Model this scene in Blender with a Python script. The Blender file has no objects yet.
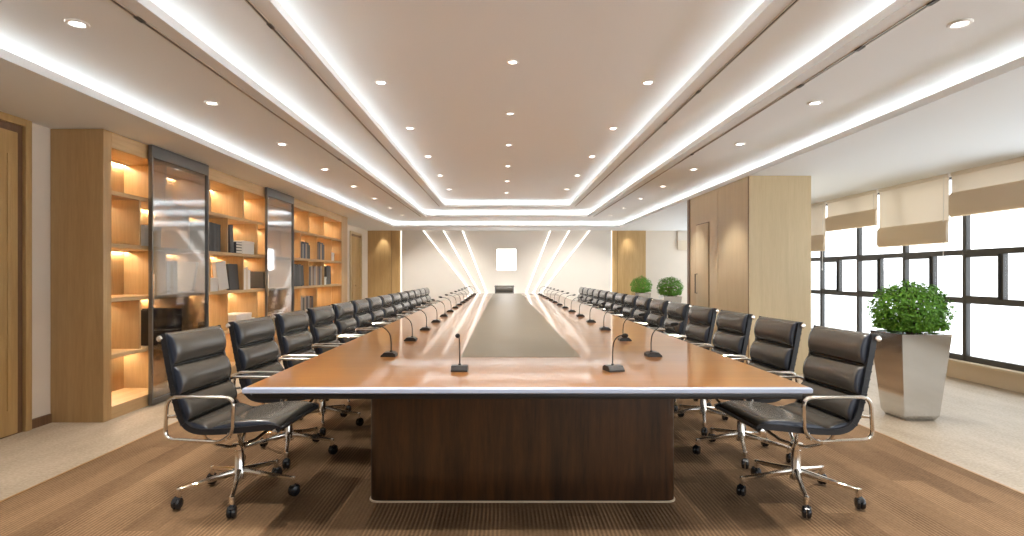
import bpy, bmesh, math, random
from mathutils import Vector, Matrix, Euler
random.seed(11)
D = bpy.data
SC = bpy.context.scene
COL = SC.collection
PI = math.pi

# ------------------------------------------------------------------ main dimensions (metres)
CX = 0.11            # the table's and ceiling's axis
EYE = 1.25
Y0, Y1 = -4.2, 16.16  # wall behind the camera, far wall
XL, XR = -3.81, 5.48  # side walls
ZC = 2.475            # lowest ceiling
ORD = ['first', 'second', 'third', 'fourth', 'fifth', 'sixth', 'seventh', 'eighth', 'ninth', 'tenth', 'eleventh',
       'twelfth', 'thirteenth', 'fourteenth', 'fifteenth', 'sixteenth', 'seventeenth', 'eighteenth']

# ------------------------------------------------------------------ mesh helpers
class MB:
    def __init__(s):
        s.v = []; s.f = []
    def add(s, vs, fs):
        b = len(s.v)
        s.v += [tuple(p) for p in vs]
        s.f += [tuple(b + i for i in f) for f in fs]
        return s
    def box(s, x0, x1, y0, y1, z0, z1):
        x0, x1 = min(x0, x1), max(x0, x1); y0, y1 = min(y0, y1), max(y0, y1); z0, z1 = min(z0, z1), max(z0, z1)
        return s.add([(x0, y0, z0), (x1, y0, z0), (x1, y1, z0), (x0, y1, z0), (x0, y0, z1), (x1, y0, z1), (x1, y1, z1), (x0, y1, z1)],
                     [(0, 3, 2, 1), (4, 5, 6, 7), (0, 1, 5, 4), (1, 2, 6, 5), (2, 3, 7, 6), (3, 0, 4, 7)])
    def rbox(s, x0, x1, y0, y1, z0, z1, r=0.004, seg=2):
        bm = bmesh.new()
        t = MB().box(x0, x1, y0, y1, z0, z1)
        vs = [bm.verts.new(p) for p in t.v]
        for f in t.f: bm.faces.new([vs[i] for i in f])
        bmesh.ops.bevel(bm, geom=list(bm.edges), offset=r, segments=seg, affect='EDGES', profile=0.5)
        bm.verts.index_update()
        s.add([v.co[:] for v in bm.verts], [[v.index for v in f.verts] for f in bm.faces])
        bm.free()
        return s
    def prism(s, poly, axis, a, b):
        """extrude a 2-D polygon along an axis: 'z' -> (p,q,a..b), 'y' -> (p,a..b,q), 'x' -> (a..b,p,q)"""
        def P(p, q, t):
            return {'z': (p, q, t), 'y': (p, t, q), 'x': (t, p, q)}[axis]
        n = len(poly)
        vs = [P(p, q, a) for p, q in poly] + [P(p, q, b) for p, q in poly]
        fs = [tuple(range(n)), tuple(range(2 * n - 1, n - 1, -1))] + [(i, n + i, n + (i + 1) % n, (i + 1) % n) for i in range(n)]
        return s.add(vs, fs)
    def ring(s, o, i, z0, z1):
        """rectangular frame slab; o, i = (x0,x1,y0,y1)"""
        def R(r, z): return [(r[0], r[2], z), (r[1], r[2], z), (r[1], r[3], z), (r[0], r[3], z)]
        vs = R(o, z0) + R(i, z0) + R(o, z1) + R(i, z1)
        fs = []
        for k in range(4):
            n = (k + 1) % 4
            fs += [(k, 4 + k, 4 + n, n), (8 + k, 8 + n, 12 + n, 12 + k), (k, n, 8 + n, 8 + k), (4 + k, 12 + k, 12 + n, 4 + n)]
        return s.add(vs, fs)
    def tube(s, pts, r, n=8, closed=False, caps=True, sx=1.0, ref=None):
        pts = [Vector(p) for p in pts]
        m = len(pts)
        rs = r if isinstance(r, (list, tuple)) else [r] * m
        vs = []; fs = []
        up = None
        for i, p in enumerate(pts):
            if closed: t = pts[(i + 1) % m] - pts[i - 1]
            else: t = pts[min(i + 1, m - 1)] - pts[max(i - 1, 0)]
            t.normalize()
            if ref is not None: a = Vector(ref)
            elif up is None: a = Vector((0, 0, 1)) if abs(t.z) < 0.9 else Vector((1, 0, 0))
            else: a = up
            a = (a - t * a.dot(t)).normalized()
            up = a
            b = t.cross(a)
            for k in range(n):
                an = 2 * PI * (k + .5) / n
                vs.append(p + (a * math.cos(an) * sx + b * math.sin(an)) * rs[i])
        for i in range(m if closed else m - 1):
            j = (i + 1) % m
            for k in range(n):
                l = (k + 1) % n
                fs.append((i * n + k, j * n + k, j * n + l, i * n + l))
        if caps and not closed:
            fs.append(tuple(range(n))); fs.append(tuple(range(m * n - 1, (m - 1) * n - 1, -1)))
        return s.add(vs, fs)
    def lathe(s, prof, c=(0, 0, 0), n=16, axis='z', M=None):
        """prof: list of (radius, height)"""
        vs = []; fs = []
        for r, h in prof:
            for k in range(n):
                a = 2 * PI * k / n
                p = Vector((r * math.cos(a), r * math.sin(a), h))
                if axis == 'x': p = Vector((p.z, p.x, p.y))
                if axis == 'y': p = Vector((p.x, p.z, p.y))
                if M is not None: p = M @ p
                vs.append(p + Vector(c))
        m = len(prof)
        for i in range(m - 1):
            for k in range(n):
                l = (k + 1) % n
                fs.append((i * n + k, i * n + l, (i + 1) * n + l, (i + 1) * n + k))
        fs.append(tuple(range(n - 1, -1, -1))); fs.append(tuple(range((m - 1) * n, m * n)))
        return s.add(vs, fs)
    def moved(s, M):
        s.v = [tuple(M @ Vector(p)) for p in s.v]
        return s
    def build(s, name, mat, parent=None, smooth=True, fix=True, loc=None):
        me = D.meshes.new(name)
        me.from_pydata(s.v, [], s.f)
        if fix:
            bm = bmesh.new(); bm.from_mesh(me)
            bmesh.ops.recalc_face_normals(bm, faces=bm.faces)
            bm.to_mesh(me); bm.free()
        if smooth:
            me.polygons.foreach_set('use_smooth', [True] * len(me.polygons))
            me.set_sharp_from_angle(angle=math.radians(38))
        me.materials.append(mat)
        o = D.objects.new(name, me)
        COL.objects.link(o)
        if parent is not None: o.parent = parent
        if loc is not None: o.location = loc
        return o

def tag(o, label=None, cat=None, group=None, kind=None):
    if label: o['label'] = label
    if cat: o['category'] = cat
    if group: o['group'] = group
    if kind: o['kind'] = kind
    return o
def empty(name, loc=(0, 0, 0), rz=0.0):
    o = D.objects.new(name, None); COL.objects.link(o)
    o.location = loc; o.rotation_euler = (0, 0, rz); o.empty_display_size = 0.1
    return o
def kids(o): return list(o.children)
def copy_tree(o, parent=None):
    c = o.copy(); COL.objects.link(c)
    if parent is not None: c.parent = parent
    for ch in kids(o): copy_tree(ch, c)
    return c
def structure(o): o['kind'] = 'structure'; return o

# ------------------------------------------------------------------ materials
def new_mat(name):
    m = D.materials.new(name); m.use_nodes = True
    nt = m.node_tree; nt.nodes.clear()
    out = nt.nodes.new('ShaderNodeOutputMaterial')
    return m, nt, out
def N(nt, t, **kw):
    n = nt.nodes.new(t)
    for k, v in kw.items():
        if k in n.inputs: n.inputs[k].default_value = v
        else: setattr(n, k, v)
    return n
def L(nt, a, b): nt.links.new(a, b)
def c4(c): return (c[0], c[1], c[2], 1.0)
def plain(name, col, rough=.5, metal=0.0, spec=.5, coat=0.0, noise=0.0, nscale=8.0, bump=0.0, bscale=200.0):
    m, nt, out = new_mat(name)
    b = N(nt, 'ShaderNodeBsdfPrincipled', Roughness=rough, Metallic=metal)
    b.inputs['Specular IOR Level'].default_value = spec
    b.inputs['Coat Weight'].default_value = coat
    b.inputs['Base Color'].default_value = c4(col)
    tc = N(nt, 'ShaderNodeTexCoord')
    if noise:
        nz = N(nt, 'ShaderNodeTexNoise', Scale=nscale, Detail=4.0)
        L(nt, tc.outputs['Object'], nz.inputs['Vector'])
        mr = N(nt, 'ShaderNodeMapRange'); mr.inputs[3].default_value = 1 - noise; mr.inputs[4].default_value = 1 + noise
        L(nt, nz.outputs[0], mr.inputs[0])
        mx = N(nt, 'ShaderNodeVectorMath', operation='SCALE'); mx.inputs[0].default_value = col
        L(nt, mr.outputs[0], mx.inputs['Scale']); L(nt, mx.outputs[0], b.inputs['Base Color'])
    if bump:
        nz2 = N(nt, 'ShaderNodeTexNoise', Scale=bscale, Detail=3.0)
        L(nt, tc.outputs['Object'], nz2.inputs['Vector'])
        bp = N(nt, 'ShaderNodeBump', Strength=bump, Distance=.002)
        L(nt, nz2.outputs[0], bp.inputs['Height']); L(nt, bp.outputs[0], b.inputs['Normal'])
    L(nt, b.outputs[0], out.inputs[0])
    return m
def wood(name, dark, light, axis='z', rough=.45, scale=1.0, coat=0.0, spec=.5, stretch=14.0, mid=.5, coat_rough=.03):
    """streaky wood, grain along an axis"""
    m, nt, out = new_mat(name)
    tc = N(nt, 'ShaderNodeTexCoord'); mp = N(nt, 'ShaderNodeMapping')
    s = [6.0 * scale] * 3; s['xyz'.index(axis)] = 6.0 * scale / stretch
    mp.inputs['Scale'].default_value = s
    L(nt, tc.outputs['Object'], mp.inputs['Vector'])
    n1 = N(nt, 'ShaderNodeTexNoise', Scale=1.6, Detail=5.0, Roughness=.62, Distortion=.6)
    n2 = N(nt, 'ShaderNodeTexNoise', Scale=9.0, Detail=4.0, Roughness=.6)
    L(nt, mp.outputs[0], n1.inputs['Vector']); L(nt, mp.outputs[0], n2.inputs['Vector'])
    mx = N(nt, 'ShaderNodeMath', operation='MULTIPLY_ADD'); mx.inputs[1].default_value = .45
    L(nt, n2.outputs[0], mx.inputs[0])
    sc = N(nt, 'ShaderNodeMath', operation='MULTIPLY'); sc.inputs[1].default_value = .6
    L(nt, n1.outputs[0], sc.inputs[0]); L(nt, sc.outputs[0], mx.inputs[2])
    cr = N(nt, 'ShaderNodeValToRGB')
    cr.color_ramp.elements[0].position = mid - .16; cr.color_ramp.elements[0].color = c4(dark)
    cr.color_ramp.elements[1].position = mid + .16; cr.color_ramp.elements[1].color = c4(light)
    L(nt, mx.outputs[0], cr.inputs[0])
    b = N(nt, 'ShaderNodeBsdfPrincipled', Roughness=rough)
    b.inputs['Specular IOR Level'].default_value = spec
    b.inputs['Coat Weight'].default_value = coat; b.inputs['Coat Roughness'].default_value = coat_rough
    L(nt, cr.outputs[0], b.inputs['Base Color']); L(nt, b.outputs[0], out.inputs[0])
    return m
def emit(name, col, st):
    m, nt, out = new_mat(name)
    e = N(nt, 'ShaderNodeEmission', Strength=st); e.inputs[0].default_value = c4(col)
    L(nt, e.outputs[0], out.inputs[0]); return m
def thin_glass(name, tint, refl=.08, rough=0.0, gcol=(1, 1, 1)):
    m, nt, out = new_mat(name)
    tr = N(nt, 'ShaderNodeBsdfTransparent'); tr.inputs[0].default_value = c4(tint)
    gl = N(nt, 'ShaderNodeBsdfGlossy', Roughness=rough); gl.inputs[0].default_value = c4(gcol)
    lw = N(nt, 'ShaderNodeLayerWeight', Blend=.5)      # Schlick reflectance, the same from both faces
    pw = N(nt, 'ShaderNodeMath', operation='POWER'); pw.inputs[1].default_value = 5.0
    L(nt, lw.outputs['Facing'], pw.inputs[0])
    ad = N(nt, 'ShaderNodeMath', operation='MULTIPLY_ADD', use_clamp=True); ad.inputs[1].default_value = .9 - refl; ad.inputs[2].default_value = .02 + refl
    L(nt, pw.outputs[0], ad.inputs[0])
    mx = N(nt, 'ShaderNodeMixShader')
    L(nt, ad.outputs[0], mx.inputs[0]); L(nt, tr.outputs[0], mx.inputs[1]); L(nt, gl.outputs[0], mx.inputs[2])
    L(nt, mx.outputs[0], out.inputs[0]); return m
def fabric(name, col, trans=.35):
    m, nt, out = new_mat(name)
    d = N(nt, 'ShaderNodeBsdfDiffuse'); d.inputs[0].default_value = c4(col)
    t = N(nt, 'ShaderNodeBsdfTranslucent'); t.inputs[0].default_value = c4(col)
    mx = N(nt, 'ShaderNodeMixShader'); mx.inputs[0].default_value = trans
    L(nt, d.outputs[0], mx.inputs[1]); L(nt, t.outputs[0], mx.inputs[2])
    tc = N(nt, 'ShaderNodeTexCoord'); nz = N(nt, 'ShaderNodeTexNoise', Scale=300.0, Detail=2.0)
    L(nt, tc.outputs['Object'], nz.inputs['Vector'])
    bp = N(nt, 'ShaderNodeBump', Strength=.2, Distance=.001); L(nt, nz.outputs[0], bp.inputs['Height'])
    L(nt, bp.outputs[0], d.inputs['Normal'])
    L(nt, mx.outputs[0], out.inputs[0]); return m

def carpet_mat():
    m, nt, out = new_mat('ribbed_carpet')
    tc = N(nt, 'ShaderNodeTexCoord')
    sx = N(nt, 'ShaderNodeSeparateXYZ'); L(nt, tc.outputs['Object'], sx.inputs[0])
    def math_(op, a, b=None, c=None):
        n = N(nt, 'ShaderNodeMath', operation=op)
        for i, v in enumerate((a, b, c)):
            if v is None: continue
            if isinstance(v, (int, float)): n.inputs[i].default_value = v
            else: L(nt, v, n.inputs[i])
        return n.outputs[0]
    X, Y = sx.outputs[0], sx.outputs[1]
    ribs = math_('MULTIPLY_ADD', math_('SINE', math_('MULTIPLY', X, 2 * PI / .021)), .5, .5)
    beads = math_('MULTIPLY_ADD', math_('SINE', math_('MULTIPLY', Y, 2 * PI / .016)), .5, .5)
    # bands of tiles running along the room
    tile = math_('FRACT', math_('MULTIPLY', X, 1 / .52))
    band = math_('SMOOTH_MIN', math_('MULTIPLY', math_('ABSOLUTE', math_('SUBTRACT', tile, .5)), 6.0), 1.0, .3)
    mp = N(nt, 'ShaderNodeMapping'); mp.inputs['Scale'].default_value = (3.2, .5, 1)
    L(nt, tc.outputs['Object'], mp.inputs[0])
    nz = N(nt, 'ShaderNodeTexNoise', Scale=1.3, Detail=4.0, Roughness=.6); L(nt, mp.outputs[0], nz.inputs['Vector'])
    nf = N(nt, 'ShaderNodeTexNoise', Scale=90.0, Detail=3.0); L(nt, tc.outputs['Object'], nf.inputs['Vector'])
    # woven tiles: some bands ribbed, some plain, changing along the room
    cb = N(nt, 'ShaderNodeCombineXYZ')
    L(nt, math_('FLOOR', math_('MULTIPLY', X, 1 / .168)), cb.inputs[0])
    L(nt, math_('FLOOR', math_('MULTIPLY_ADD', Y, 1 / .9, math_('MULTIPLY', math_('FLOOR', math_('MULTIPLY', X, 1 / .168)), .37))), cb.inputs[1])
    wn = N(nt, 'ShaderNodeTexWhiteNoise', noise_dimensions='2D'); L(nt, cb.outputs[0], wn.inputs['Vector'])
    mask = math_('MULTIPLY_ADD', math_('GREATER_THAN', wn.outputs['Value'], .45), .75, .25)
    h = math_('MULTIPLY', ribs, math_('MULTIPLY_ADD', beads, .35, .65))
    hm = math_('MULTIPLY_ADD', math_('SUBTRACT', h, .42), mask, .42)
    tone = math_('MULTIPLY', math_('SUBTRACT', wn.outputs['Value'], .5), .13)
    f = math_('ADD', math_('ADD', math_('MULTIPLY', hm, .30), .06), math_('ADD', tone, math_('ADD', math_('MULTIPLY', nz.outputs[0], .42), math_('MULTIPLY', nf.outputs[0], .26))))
    cr = N(nt, 'ShaderNodeValToRGB')
    cr.color_ramp.elements[0].position = .28; cr.color_ramp.elements[0].color = (.085, .045, .021, 1)
    cr.color_ramp.elements[1].position = .90; cr.color_ramp.elements[1].color = (.43, .265, .143, 1)
    L(nt, f, cr.inputs[0])
    b = N(nt, 'ShaderNodeBsdfPrincipled', Roughness=.9); b.inputs['Specular IOR Level'].default_value = .15
    L(nt, cr.outputs[0], b.inputs['Base Color'])
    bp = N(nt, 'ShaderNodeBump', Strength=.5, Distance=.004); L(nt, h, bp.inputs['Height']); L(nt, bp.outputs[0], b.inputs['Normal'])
    L(nt, b.outputs[0], out.inputs[0]); return m
def floor_mat():
    m, nt, out = new_mat('pale_floor')
    tc = N(nt, 'ShaderNodeTexCoord')
    mp = N(nt, 'ShaderNodeMapping'); mp.inputs['Scale'].default_value = (2.5, .8, 1); L(nt, tc.outputs['Object'], mp.inputs[0])
    n1 = N(nt, 'ShaderNodeTexNoise', Scale=1.6, Detail=6.0, Roughness=.6); L(nt, mp.outputs[0], n1.inputs['Vector'])
    n2 = N(nt, 'ShaderNodeTexNoise', Scale=55.0, Detail=3.0); L(nt, tc.outputs['Object'], n2.inputs['Vector'])
    ad = N(nt, 'ShaderNodeMath', operation='MULTIPLY_ADD'); ad.inputs[1].default_value = .5
    L(nt, n2.outputs[0], ad.inputs[0])
    hf = N(nt, 'ShaderNodeMath', operation='MULTIPLY'); hf.inputs[1].default_value = .5; L(nt, n1.outputs[0], hf.inputs[0])
    L(nt, hf.outputs[0], ad.inputs[2])
    cr = N(nt, 'ShaderNodeValToRGB')
    cr.color_ramp.elements[0].position = .34; cr.color_ramp.elements[0].color = (.33, .255, .175, 1)
    cr.color_ramp.elements[1].position = .66; cr.color_ramp.elements[1].color = (.53, .435, .325, 1)
    L(nt, ad.outputs[0], cr.inputs[0])
    b = N(nt, 'ShaderNodeBsdfPrincipled', Roughness=.55); b.inputs['Specular IOR Level'].default_value = .35
    L(nt, cr.outputs[0], b.inputs['Base Color']); L(nt, b.outputs[0], out.inputs[0]); return m

M = dict(
    paint=plain('ceiling_paint', (.815, .84, .86), .8, spec=.2),
    wall=plain('wall_paint', (.72, .64, .545), .75, spec=.25, noise=.04, nscale=3),
    white=plain('white_lacquer', (.86, .82, .75), .35, noise=.03, nscale=2),
    oak=wood('light_oak', (.375, .235, .10), (.49, .32, .15), 'z', .5, 1.0),
    oak_y=wood('light_oak_lengthwise', (.45, .29, .135), (.58, .395, .205), 'y', .5, 1.0),
    honey=wood('honey_veneer', (.40, .25, .095), (.52, .34, .145), 'z', .45, 1.0),
    ash=wood('pale_ash', (.57, .445, .26), (.65, .515, .315), 'z', .45, 1.3),
    brown=wood('brown_wood', (.11, .055, .028), (.20, .105, .05), 'z', .45, 1.0),
    top=wood('table_veneer', (.255, .094, .016), (.355, .145, .030), 'x', .32, .9, coat=.75, stretch=22, coat_rough=.06),
    walnut=wood('dark_walnut', (.010, .0036, .001), (.074, .028, .0075), 'z', .30, 1.0, stretch=11, mid=.53, coat=.3, coat_rough=.15),
    inlay=plain('taupe_glass', (.205, .170, .122), .42, spec=.12, noise=.04, nscale=4),
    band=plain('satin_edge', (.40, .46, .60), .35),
    black=plain('black_satin', (.012, .012, .013), .4),
    leather=plain('dark_leather', (.088, .078, .065), .25, spec=.85),
    side=plain('black_leather_edge', (.012, .013, .017), .38, spec=.5),
    chrome=plain('polished_aluminium', (.80, .77, .72), .16, metal=1.0),
    steel=plain('mirror_steel', (.68, .69, .70), .12, metal=1.0, noise=.04, nscale=5),
    gusset=plain('navy_leather_gusset', (.027, .033, .050), .34, spec=.55),
    rubber=plain('black_caster', (.010, .011, .014), .22, spec=.7),
    mic=plain('black_plastic', (.018, .016, .015), .4),
    foam=plain('black_foam', (.012, .011, .011), .95),
    grey=plain('grey_metal', (.16, .155, .15), .35, metal=.6),
    frame=plain('window_frame', (.045, .043, .042), .4),
    sill=plain('sill_paint', (.70, .575, .42), .55),
    glass=thin_glass('window_glass', (.97, .98, .98), .02),
    smoke=thin_glass('smoked_glass', (.68, .67, .66), .24, .05, (.9, .92, .95)),
    shade=fabric('shade_fabric', (.84, .78, .70), .36),
    shade2=fabric('shade_fold', (.86, .77, .64), .46),
    cord=plain('white_cord', (.75, .73, .7), .5),
    gap=plain('dark_slot', (.05, .04, .032), .6),
    slotm=plain('slot_metal', (.50, .45, .40), .35, metal=.5),
    ringm=plain('white_trim', (.85, .83, .80), .4),
    leaf=plain('boxwood_leaf', (.115, .275, .028), .5, spec=.22, noise=.45, nscale=30),
    stem=plain('boxwood_stem', (.10, .06, .03), .8),
    soil=plain('potting_soil', (.03, .02, .013), .95),
    edging=plain('brass_edging', (.42, .22, .07), .4, metal=.3),
    carpet=carpet_mat(), floor=floor_mat(),
    cove=emit('cove_led', (1.0, .97, .905), 18.0), cove_end=emit('cove_led_end_run', (1.0, .97, .905), 8.0),
    shelf_led=emit('shelf_led', (1.0, .87, .66), 42.0),
    wall_led=emit('wall_led', (1.0, .95, .88), 1.2),
    lens=emit('downlight_lens', (1.0, .97, .92), 9.0),
    screen=emit('bright_screen', (1.0, .98, .95), 3.0),
)

# ------------------------------------------------------------------ shell
structure(MB().box(XL - .2, XR + .2, Y0 - .2, Y1 + .2, -.1, 0).build('floor', M['floor'], smooth=False))
structure(MB().box(XL - .15, XL, Y0 - .15, Y1 + .15, 0, ZC + .8).build('wall_left', M['wall'], smooth=False))
structure(MB().box(XL - .15, XR + .15, Y1, Y1 + .15, 0, ZC + .8).build('wall_back', M['wall'], smooth=False))
FW0, FW1 = 1.2, 5.3  # span of a window added behind the camera to let in fill light
structure(MB().box(XL - .15, XR + .15, Y0 - .15, Y0, 0, .3).box(XL - .15, XR + .15, Y0 - .15, Y0, ZC - .06, ZC + .8).box(XL - .15, FW0, Y0 - .15, Y0, .3, ZC - .06).box(FW1, XR + .15, Y0 - .15, Y0, .3, ZC - .06).build('wall_front', M['wall'], smooth=False))
fw = MB()
for k in range(5):
    xx = FW0 + .03 + (FW1 - FW0 - .06) * k / 4
    fw.box(xx - .03, xx + .03, Y0 - .12, Y0 - .03, .3, ZC - .06)
for zz in (.3, 1.5, ZC - .12): fw.box(FW0, FW1, Y0 - .11, Y0 - .04, zz, zz + .06)
fw = structure(fw.build('window_front', M['frame'], smooth=False))
structure(MB().box(FW0, FW1, Y0 - .075, Y0 - .071, .33, ZC - .09).build('pane', M['glass'], fw, smooth=False))

# stepped ceiling with three coves
T = .055
Z2, Z3, Z4 = 2.64, 2.822, 3.00
def rect(h, y0, y1, g=0.0): return (CX - h - g, CX + h + g, y0 - g, y1 + g)
R1 = (2.95, -3.0, 14.86); R2 = (1.97, -2.0, 13.875); R3 = (1.448, -1.5, 13.35)
G = .45
full = (XL - .1, XR + .1, Y0 - .1, Y1 + .1)
cb = MB()
cb.ring(full, rect(*R1), ZC, ZC + T)
cb.ring(rect(*R1, G + .03), rect(*R1, G), ZC + T, Z2 + T)
cb.ring(rect(*R1, G), rect(*R2), Z2, Z2 + T)
cb.ring(rect(*R2, G + .03), rect(*R2, G), Z2 + T, Z3 + T)
cb.ring(rect(*R2, G), rect(*R3), Z3, Z3 + T)
cb.ring(rect(*R3, G + .03), rect(*R3, G), Z3 + T, Z4 + T)
r = rect(*R3, G); cb.box(r[0], r[1], r[2], r[3], Z4, Z4 + T)
structure(cb.build('ceiling', M['paint'], smooth=False))

# LED strips lying on the ledges of the coves
def strip_line(a, b, w, z, h=.006, step=1.0):
    """thin bar cut into ~1 m lengths"""
    mb = MB(); a = Vector(a); b = Vector(b); d = b - a; n = max(1, round(d.length / step)); t = d.normalized()
    nrm = Vector((-t.y, t.x)) * w * .5
    for k in range(n):
        p = a + d * (k / n); q = a + d * ((k + 1) / n)
        vs = [p - nrm, q - nrm, q + nrm, p + nrm]
        mb.add([(v.x, v.y, z + h) for v in vs], [(0, 1, 2, 3)])
        mb.add([(v.x, v.y, z) for v in vs], [(3, 2, 1, 0)])
    return mb
def riser_strip(a, b, z, inward):
    """LED profile on the back of a cove, facing the room, in ~1 m lengths"""
    mb = MB(); a = Vector(a); b = Vector(b); d = b - a; n = max(1, round(d.length)); t = d.normalized()
    o = Vector(inward) * .012
    for k in range(n):
        p = a + d * (k / n); q = a + d * ((k + 1) / n)
        mb.add([(p.x, p.y, z), (q.x, q.y, z), (q.x, q.y, z + .015), (p.x, p.y, z + .015),
                (p.x + o.x, p.y + o.y, z), (q.x + o.x, q.y + o.y, z), (q.x + o.x, q.y + o.y, z + .015), (p.x + o.x, p.y + o.y, z + .015)],
               [(0, 1, 2, 3), (4, 7, 6, 5), (0, 4, 5, 1), (3, 2, 6, 7)])
    return mb
for (R, z, nm) in ((R1, ZC + T, 'outermost'), (R2, Z2 + T, 'middle'), (R3, Z3 + T, 'innermost')):
    x0, x1, y0, y1 = rect(*R, G - .002)
    for (a, b, side, inw) in (((x0, y0), (x0, y1 - .05), 'on the bookcase side', (1, 0)), ((x1, y1 - .05), (x1, y0), 'on the window side', (-1, 0)), ((x1 - .03, y1), (x0 + .03, y1), 'by the end wall', (0, -1))):
        o = riser_strip(a, b, z + .001, inw).build('led_strip', M['cove_end' if inw == (0, -1) else 'cove'], smooth=False)
        tag(o, f'warm white cove light of the {nm} ceiling step, run {side}', 'led strip', 'cove lights of the stepped ceiling')

# slots in the ceiling
def slot(x, y0, y1, z, label, clips):
    root = empty('linear_vent', (x, y0, z)); tag(root, label, 'air vent', 'linear slots in the ceiling')
    ln = y1 - y0
    MB().box(-.006, .006, 0, ln, -.004, .001).build('gap', M['gap'], root, smooth=False)
    MB().box(-.012, -.006, 0, ln, -.006, .001).box(.006, .012, 0, ln, -.006, .001).build('rim', M['slotm'], root, smooth=False)
    for c in clips:
        MB().box(-.012, .012, c - y0 - .035, c - y0 + .035, -.010, .001).build('clip', M['gap'], root, smooth=False)
slot(CX - 2.085, -1.9, 13.75, Z2, 'long dark slot in the ceiling strip above the bookcase', (3.1, 6.9))
slot(CX + 2.085, -1.9, 13.75, Z2, 'long dark slot in the ceiling strip before the windows', (2.9, 3.5, 4.2, 6.6))
slot(CX - 1.575, -1.4, 13.22, Z3, 'long dark slot over the bookcase edge of the table', (3.6,))
slot(CX + 1.575, -1.4, 13.22, Z3, 'long dark slot over the window edge of the table', (4.9, 5.9))

# downlights
def make_downlight():
    root = empty('downlight')
    MB().lathe([(.034, .0), (.058, .0), (.060, -.004), (.055, -.009), (.042, -.010), (.036, -.003)], n=24).build('trim_ring', M['ringm'], root)
    MB().lathe([(.0005, -.003), (.037, -.003), (.037, -.001), (.0005, -.001)], n=24).build('lens', M['lens'], root, smooth=False)
    return root
dl0 = make_downlight(); dl_used = [False]
def lamp_spot(x, y, z, power, ang=70, blend=.6, tilt=(0, 0), col=(1, .96, .90)):
    l = D.lights.new('downlight_lamp', 'SPOT'); l.energy = power; l.spot_size = math.radians(ang); l.spot_blend = blend
    l.shadow_soft_size = .03; l.color = col
    o = D.objects.new('downlight_lamp', l); COL.objects.link(o); o.location = (x, y, z - .03)
    o.rotation_euler = (tilt[0], 0, tilt[1])
def downlight(x, y, z, label, power=28, ang=84, scale=1.0, tilt=0.0, yaw=0.0):
    o = dl0 if not dl_used[0] else copy_tree(dl0)
    dl_used[0] = True
    o.location = (x, y, z); o.scale = (scale,) * 3
    tag(o, label, 'downlight', 'recessed ceiling downlights')
    if power: lamp_spot(x, y, z, power, ang, tilt=(tilt, yaw))
for k in range(8):
    y = 3.157 + 1.465 * k
    downlight(CX - 2.465, y, Z2, f'{ORD[k]} downlight from the near end in the ceiling strip above the bookcase', 38)
    downlight(CX + 2.425, y, Z2, f'{ORD[k]} downlight from the near end in the ceiling strip before the windows', 27)
for k in range(7):
    y = 3.56 + 1.64 * k
    if y > 13: break
    downlight(CX - 1.217, y, Z4, f'{ORD[k]} downlight from the near end, bookcase-side row of the top ceiling', 28 if k < 4 else 135, 84 if k < 4 else 58, tilt=0 if k < 4 else math.radians(54), yaw=0 if k < 4 else .10)
    downlight(CX + 1.217, y, Z4, f'{ORD[k]} downlight from the near end, window-side row of the top ceiling', 28 if k < 4 else 135, 84 if k < 4 else 58, tilt=0 if k < 4 else math.radians(54), yaw=0 if k < 4 else -.10)
for sx, w_ in ((-1, 'bookcase'), (1, 'window')):  # unseen downlights added here to brighten the near floor and table end
    downlight(CX + sx * 1.217, 1.92, Z4, f'downlight over the near table end, {w_}-side row, before the first one in the picture', 70)
downlight(CX - .025, 1.68, Z4, 'downlight over the near table end, middle row, before the first one in the picture', 70, scale=.85)
for k in range(6):
    downlight(CX - .025, 4.70 + 1.51 * k, Z4, f'{ORD[k]} downlight from the near end, middle row of the top ceiling', 34, scale=.85)
for x, w in ((-3.36, 'bookcase'), (3.53, 'window')):
    downlight(x, Y1 - .17, ZC, f'small downlight over the honey wood panel at the {w} end of the end wall', 10, 66, .7)

# carpet field
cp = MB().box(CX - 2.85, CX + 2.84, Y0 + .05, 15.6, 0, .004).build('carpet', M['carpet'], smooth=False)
tag(cp, 'brown ribbed carpet field under the conference table and chairs', 'carpet')
ed = MB().ring((CX - 2.865, CX + 2.855, Y0 + .035, 15.615), (CX - 2.85, CX + 2.84, Y0 + .05, 15.6), 0, .0055).build('edging', M['edging'], cp, smooth=False)
tag(ed, 'thin orange metal edging strip')

# ---- left wall: near door, baseboard, far door
def door_left(name, y0, y1, ztop, casing, leaf, lab_handle_y):
    root = structure(empty(name, (XL, 0, 0)))
    for a, b in ((y0, y0 + .06), (y1 - .06, y1)):
        structure(MB().rbox(0, .035, a, b, 0, ztop, .004).build('casing', casing, root))
    structure(MB().rbox(0, .035, y0 + .06, y1 - .06, ztop - .06, ztop, .004).build('casing', casing, root))
    structure(MB().box(0, .006, y0 + .06, y1 - .06, 0, ztop - .06).build('reveal', M['brown'], root, smooth=False))
    structure(MB().rbox(0, .022, y0 + .12, y1 - .12, 0.01, ztop - .12, .005).box(.022, .028, y0 + .19, y0 + .22, .2, ztop - .3).box(.022, .028, y1 - .22, y1 - .19, .2, ztop - .3).build('leaf', leaf, root))
    structure(MB().tube([(.02, lab_handle_y, .95), (.065, lab_handle_y, .95), (.065, lab_handle_y + .11, .95)], .009).build('handle', M['chrome'], root))
door_left('door_1', 3.42, 4.577, ZC, M['honey'], M['honey'], 3.62)
door_left('door_2', 14.2, 15.35, 2.33, M['ash'], M['honey'], 14.45)
structure(MB().box(XL, XL + .018, 4.58, 4.795, 0, .075).build('baseboard_left', M['brown'], smooth=False))
structure(MB().box(XL, XL + .018, 12.37, 14.2, 0, .075).build('baseboard_left_far', M['brown'], smooth=False))

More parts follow.
